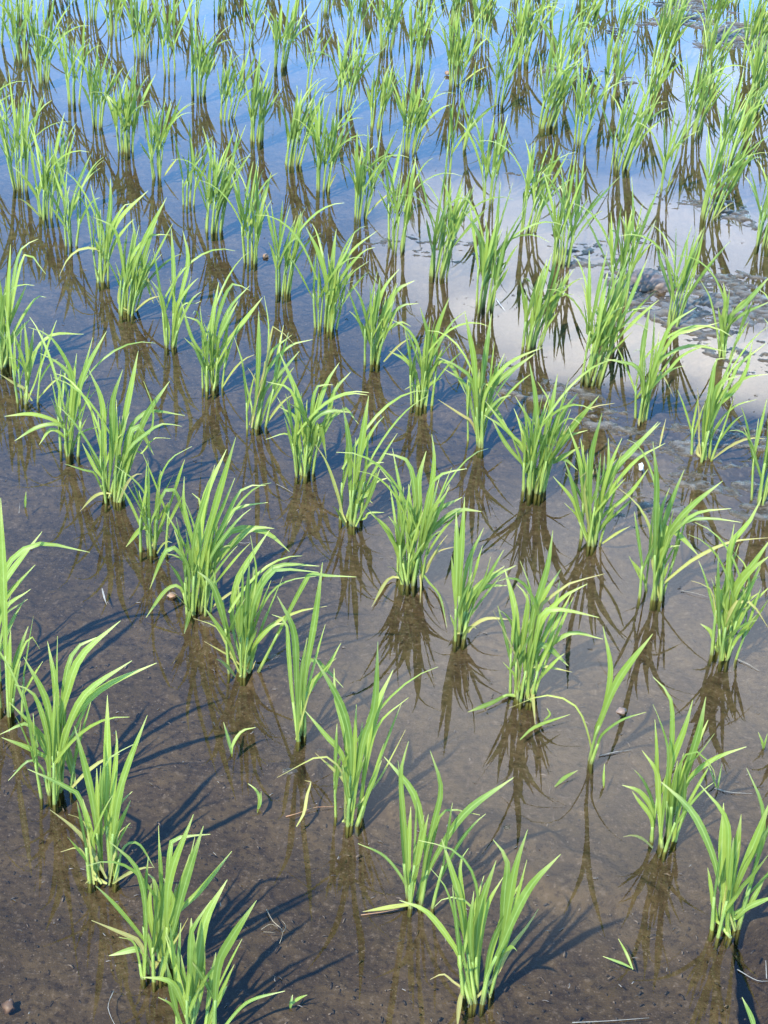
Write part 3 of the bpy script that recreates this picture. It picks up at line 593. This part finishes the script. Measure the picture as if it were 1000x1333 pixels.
tr_at = {(t[0], t[1]): t for t in TR}
for row, plants in ROWS.items():
    vis = 0
    for e in plants:
        inside = -1 < e[0] <= 1001 and -1 < e[1] < 1350
        vis += inside
        if e[:2] in tr_at:
            x, y, lab, nf, kw, tr = tr_at[e[:2]]
            rice_plant(x, y, lab, tr, max(1, int(nf * 0.7)) if nf else 0, leafw=0.0024, **kw)
        else:
            x, y, nf, h, ln, dr = e
            size = 'sparse' if nf <= 5 else 'slender' if nf <= 8 else 'bushy' if nf <= 11 else 'dense'
            look = size + (' right-leaning' if ln >= 0.14 else ' upright' if ln <= 0.05 else '')
            lab = '%s rice plant, %s from near end of %s' % (look, ORD[vis - 1], row)
            if not inside:
                lab = '%s rice plant rooted just past the %s end of the %s' % (size, 'near' if e[0] > 1001 else 'far', row)
            near = y > 300
            far = max(0, min(1, (420 - y) / 420))
            rice_plant(x, y, lab, (), int(round(nf * rnd(0.62, 0.95) + 0.5)), h * rnd(0.74, 0.98), 0.009 + 0.0009 * nf, ln * 0.55 + rnd(-0.08, 0.05), near, min(dr, 1) if R.random() < 0.6 else 0, rnd(0.0029, 0.0037))
rice_plant(603, 194, 'stray thin rice plant between two rows with three pale blades', (), 3, 0.19, 0.008, 0.1, False, 0)
# rows beyond the far edge of the view: only their mirror images show
for px, py in [(70,-22),(205,-22),(355,-26),(480,-34),(600,-38),(760,-24),(870,-34),(1000,-20),(30,22),(150,-40),(300,-44),(430,-60),(560,-62),(700,-52),(940,-58)]:
    rice_plant(px, py, 'slender rice plant beyond the far end of the rows, seen by its reflection', (), 9, 0.22, 0.022, 0.08, False, 0)

# ------------------------------------------------------------------ small things lying in the water
def bit(name, label, cat, strips=(), mat=M_STRAW, tubes=(), group=None):
    """strips / tubes: pixel polylines 'x,y,z(mm) ...' with a half width in mm"""
    mb = MB(); P0 = None
    for kind, lst in (('s', strips), ('t', tubes)):
        for w, s in lst:
            pts = []
            for c_ in s.split():
                x, y, z = map(float, c_.split(',')); pts.append(ground(x, y, z / 1000))
            if P0 is None: P0 = Vector((pts[0].x, pts[0].y, 0))
            pts = [p_ - P0 for p_ in pts]
            pp, L = spline(pts, 9)
            if kind == 's': mb.strip(pp, blade_width(w / 1000, base=0.0006, rise=0.4), face_dir(.3), rnd(.2, .9), 0.3, 1.0, 0.3)
            else: mb.tube(pp, lambda t, w=w: 0.5 * w / 1000 * (1 - 0.6 * t), 0.5, n=5)
    o = mb.build(name, mat, None, P0)
    o['label'] = label; o['category'] = cat
    if group: o['group'] = group
    return o
SP = 'tiny loose rice sprigs standing in the mud'
bit('rice_sprig', 'tiny two-leafed green sprig standing in open mud left of centre', 'sprig', [(2.2, '302,985,-4 300,972,8 291,940,34'), (2.2, '302,985,-4 303,970,10 315,952,24 333,947,28')], M_LEAF, group=SP)
bit('rice_sprig', 'tiny curled green sprig below the two-leafed sprig', 'sprig', [(2.0, '335,1058,-4 338,1040,10 333,1028,20 323,1020,24'), (1.6, '335,1056,-4 339,1045,8 340,1030,16')], M_LEAF, group=SP)
bit('rice_sprig', 'small forked green sprig lying on the mud right of the bottom plant', 'sprig', [(1.5, '824,1262,1 815,1240,12 805,1222,16'), (1.5, '822,1260,1 810,1254,5 785,1245,8')], M_LEAF, group=SP)
bit('rice_sprig', 'tiny pale sprig on the mud at the bottom beside the curved leaf tip', 'sprig', [(1.7, '378,1313,-1 379,1306,6 381,1295,12'), (1.8, '379,1308,2 388,1300,5 400,1295,6')], M_LEAF, group=SP)
bit('rice_sprig', 'short single upright shoot right of the sparse V-shaped plant', 'sprig', [(1.6, '786,1026,-3 786,1010,14 787,994,28')], M_LEAF, group=SP)
bit('rice_sprig', 'small upright shoot alone in blue water at the far left', 'sprig', [(1.8, '33,662,-3 33,652,10 34,640,24')], M_LEAF, group=SP)
bit('rice_sprig', 'small forked sprig at the right edge below the dark reflections', 'sprig', [(1.6, '994,976,-3 992,965,12 987,953,24'), (1.4, '994,976,-3 996,966,10 999,955,20')], M_LEAF, group=SP)
bit('rice_sprig', 'slim upright sprig behind the lower right plant beside floating straw', 'sprig', [(1.3, '934,1030,-3 936,1015,12 940,994,28'), (1.1, '933,1027,-3 926,1005,16 920,992,22')], M_LEAF, group=SP)
FL = 'fallen rice leaves floating on the water'
bit('fallen_leaf', 'green leaf scrap floating right of the bushy plant reflection', 'leaf', [(2.6, '722,1024,1.5 735,1012,4 752,1003,7')], M_LEAF, group=FL)
bit('fallen_leaf', 'forked yellow green leaf floating in front of the tall bushy plant', 'leaf', [(2.2, '677,963,1.5 697,946,3 742,930,6'), (1.6, '708,938,3 716,930,7 712,922,9')], M_LEAF, group=FL)
bit('fallen_leaf', 'twisted pale dead leaf standing crossed over a brown straw', 'leaf', [(2.0, '386,1076,1 396,1058,10 400,1035,24 405,1018,32 397,1016,34')], M_DRY, group=FL)
bit('fallen_leaf', 'bent whitish leaf scrap in the water beside the large left plant', 'leaf', [(1.3, '133,766,2 136,778,1.5 139,787,1.5')], M_PALE, group=FL)
bit('fallen_leaf', 'small brownish leaf scrap sticking up behind the forked sprig of reeds', 'leaf', [(1.6, '858,585,-2 862,565,14 867,545,30')], M_DRY, group=FL)
bit('fallen_leaf', 'dull green leaf tip rising from dark water in the lower right corner', 'leaf', [(3.0, '985,1350,-4 978,1325,10 966,1298,26')], M_LEAF, group=FL)
ST = 'loose straw pieces on the paddy'
bit('straw', 'reddish brown straw lying under the twisted pale dead leaf', 'straw', tubes=[(1.2, '372,1063,1 390,1058,2 410,1051,3 438,1050,2')], mat=M_ORANGE, group=ST)
bit('straw', 'white straight straw stick floating on the mirrored cloud', 'straw', tubes=[(1.5, '646,389,2 651,396,2 657,404,1')], mat=M_WHITE, group=ST)
bit('straw', 'grey straw floating right of the sparse V-shaped plant', 'straw', tubes=[(1.1, '780,984,1 800,979,2 822,976,1')], mat=M_PALE, group=ST)
bit('straw', 'pale straw floating behind the lower right plant', 'straw', tubes=[(1.2, '930,1026,1 950,1031,2 979,1033,1')], mat=M_PALE, group=ST)
bit('straw', 'crooked pale root lying on the mud near the bottom left', 'straw', tubes=[(1.1, '148,1290,1 141,1308,2 143,1320,2 150,1335,1')], mat=M_PALE, group=ST)
bit('straw', 'long thin grey straw on the mud along the bottom edge', 'straw', tubes=[(1.0, '745,1331,1 790,1329,1.5 845,1325,1')], mat=M_PALE, group=ST)
bit('straw', 'thin pale straw floating left of the upright slender plant', 'straw', tubes=[(1.1, '303,704,1 318,707,2 328,705,1')], mat=M_PALE, group=ST)
bit('straw', 'pinkish stick lying across the water at the bottom centre', 'straw', tubes=[(1.2, '470,1191,1 485,1189,2 500,1187,2 520,1183,2')], mat=M_ORANGE, group=ST)
bit('straw', 'pale bent straw beside the plant at the lower right reflections', 'straw', tubes=[(1.0, '887,769,1 905,772,3 925,778,2')], mat=M_PALE, group=ST)
bit('straw', 'whitish straw floating below the bushy plant near the right edge', 'straw', tubes=[(1.3, '960,858,2 975,865,2 988,873,1')], mat=M_PALE, group=ST)
bit('straw', 'short grey straw bit lying on the mud in front of the leftmost sprigs', 'straw', tubes=[(0.9, '25,668,1 26,655,3')], mat=M_PALE, group=ST)
bit('straw', 'pale straw lying left of the bushy central reflection', 'straw', tubes=[(0.9, '360,630,1 372,636,2 382,642,1')], mat=M_PALE, group=ST)
bit('straw', 'grey straw lying in the shaded water at the right edge', 'straw', tubes=[(1.2, '960,1262,1 985,1276,2 1003,1277,1'), (1.0, '998,1274,1 997,1250,14')], mat=M_PALE, group=ST)
bit('twig', 'tangle of brown twigs lying on the mud right of the lowest left plant', 'twig', tubes=[(1.3, '347,1184,3 356,1200,4 366,1208,3 368,1216,2 364,1228,1'), (0.9, '340,1210,2 352,1203,5 360,1206,3'), (0.8, '343,1213,2 358,1214,3'), (0.8, '369,1213,1 372,1205,3 366,1197,4')], mat=M_STRAW)

def lump(name, label, cat, px, py, size, mat, seed, flat=0.6, z=0.0, kind=None):
    import bmesh
    bm = bmesh.new(); bmesh.ops.create_icosphere(bm, subdivisions=3 if size > .01 else 2, radius=1.0)
    from mathutils import noise
    for v in bm.verts:
        d = v.co.normalized()
        r = 1 + 0.55 * noise.noise(d * 1.6 + Vector((seed, 0, 0))) + 0.30 * noise.noise(d * 4.0 + Vector((0, seed, 0)))
        v.co = Vector((d.x * r * size, d.y * r * size, d.z * r * size * flat))
    me = bpy.data.meshes.new(name); bm.to_mesh(me); bm.free()
    me.polygons.foreach_set('use_smooth', [True] * len(me.polygons)); me.materials.append(mat)
    o = bpy.data.objects.new(name, me); COL.objects.link(o)
    p_ = ground(px, py); o.location = (p_.x, p_.y, z)
    o['label'] = label; o['category'] = cat
    return o
M_CLOD = plain('clod_mud', (0.150, 0.100, 0.070), (0.075, 0.052, 0.038), 0.6, 70)
lump('mud_clod', 'reddish brown clod of mud standing out of the water at the right', 'clod', 848, 369, 0.042, M_CLOD, 2.0, 0.42, 0.0)
lump('mud_clod', 'small dark clod at the foot of the sparse V-shaped plant, right side', 'clod', 809, 926, 0.006, M_CLOD, 5.0, 0.7, 0.0)
lump('mud_clod', 'speckled crumb of soil at the left edge near the bottom', 'clod', 11, 1305, 0.007, M_CLOD, 8.0, 0.8, -0.006)
lump('white_scrap', 'small white scrap standing on rough mud between two right plants', 'scrap', 834, 612, 0.0042, M_WHITE, 3.0, 1.6, 0.006)
lump('leaf_scrap', 'orange brown leaf scrap floating left of the large bushy plant', 'scrap', 224, 777, 0.006, M_ORANGE, 4.0, 0.4, 0.003)
lump('leaf_scrap', 'tiny pinkish scrap floating beside a plant on blue water', 'scrap', 346, 335, 0.006, M_ORANGE, 6.0, 0.6, 0.003)
lump('leaf_scrap', 'tiny pink petal scrap caught at a far plant near the top', 'scrap', 583, 98, 0.008, M_ORANGE, 9.0, 0.6, 0.006)
# countless crumbs and flecks on the mud
mbc = MB()
for i in range(700):
    px = rnd(-10, 1010); py = 1345 - 520 * (R.random() ** 1.5)
    p_ = ground(px, py, -0.0135); L = 0.0007 + 0.004 * R.random() ** 3; a = rnd(0, math.pi)
    d = Vector((math.cos(a), math.sin(a), rnd(-.2, .4))) * L
    mbc.tube([p_ - d, p_ + Vector((0, 0, L * .4)), p_ + d], lambda t, r=rnd(0.0004, 0.0012): r, rnd(0, 1), n=4)
for i in range(520):
    px = rnd(-10, 1010); py = rnd(0, 1340); p_ = ground(px, py, 0.0008); L = rnd(0.0008, 0.0035); a = rnd(0, math.pi)
    dv_ = Vector((math.cos(a), math.sin(a), 0)) * L
    mbc.tube([p_ - dv_, p_ + Vector((rnd(-.3, .3) * L, rnd(-.3, .3) * L, 0.0004)), p_ + dv_], lambda t, r=rnd(0.0003, 0.0007): r, rnd(0.4, 1), n=4)
M_FLECK, n = new_mat('mud_flecks')
at = n.add('ShaderNodeAttribute', attribute_name='tone', attribute_type='GEOMETRY')
s = n.add('ShaderNodeSeparateXYZ', {0: at.outputs['Vector']})
c = n.mix(n.smooth(s.outputs[0], 0.55, 0.9), (0.02, 0.016, 0.012), (0.12, 0.10, 0.08))
p = n.add('ShaderNodeBsdfPrincipled', {'Base Color': c, 'Roughness': 0.6})
n.add('ShaderNodeOutputMaterial', {0: p.outputs[0]})
fl = mbc.build('debris', M_FLECK); fl['kind'] = 'stuff'; fl['label'] = 'scattered crumbs of soil and straw on the mud'
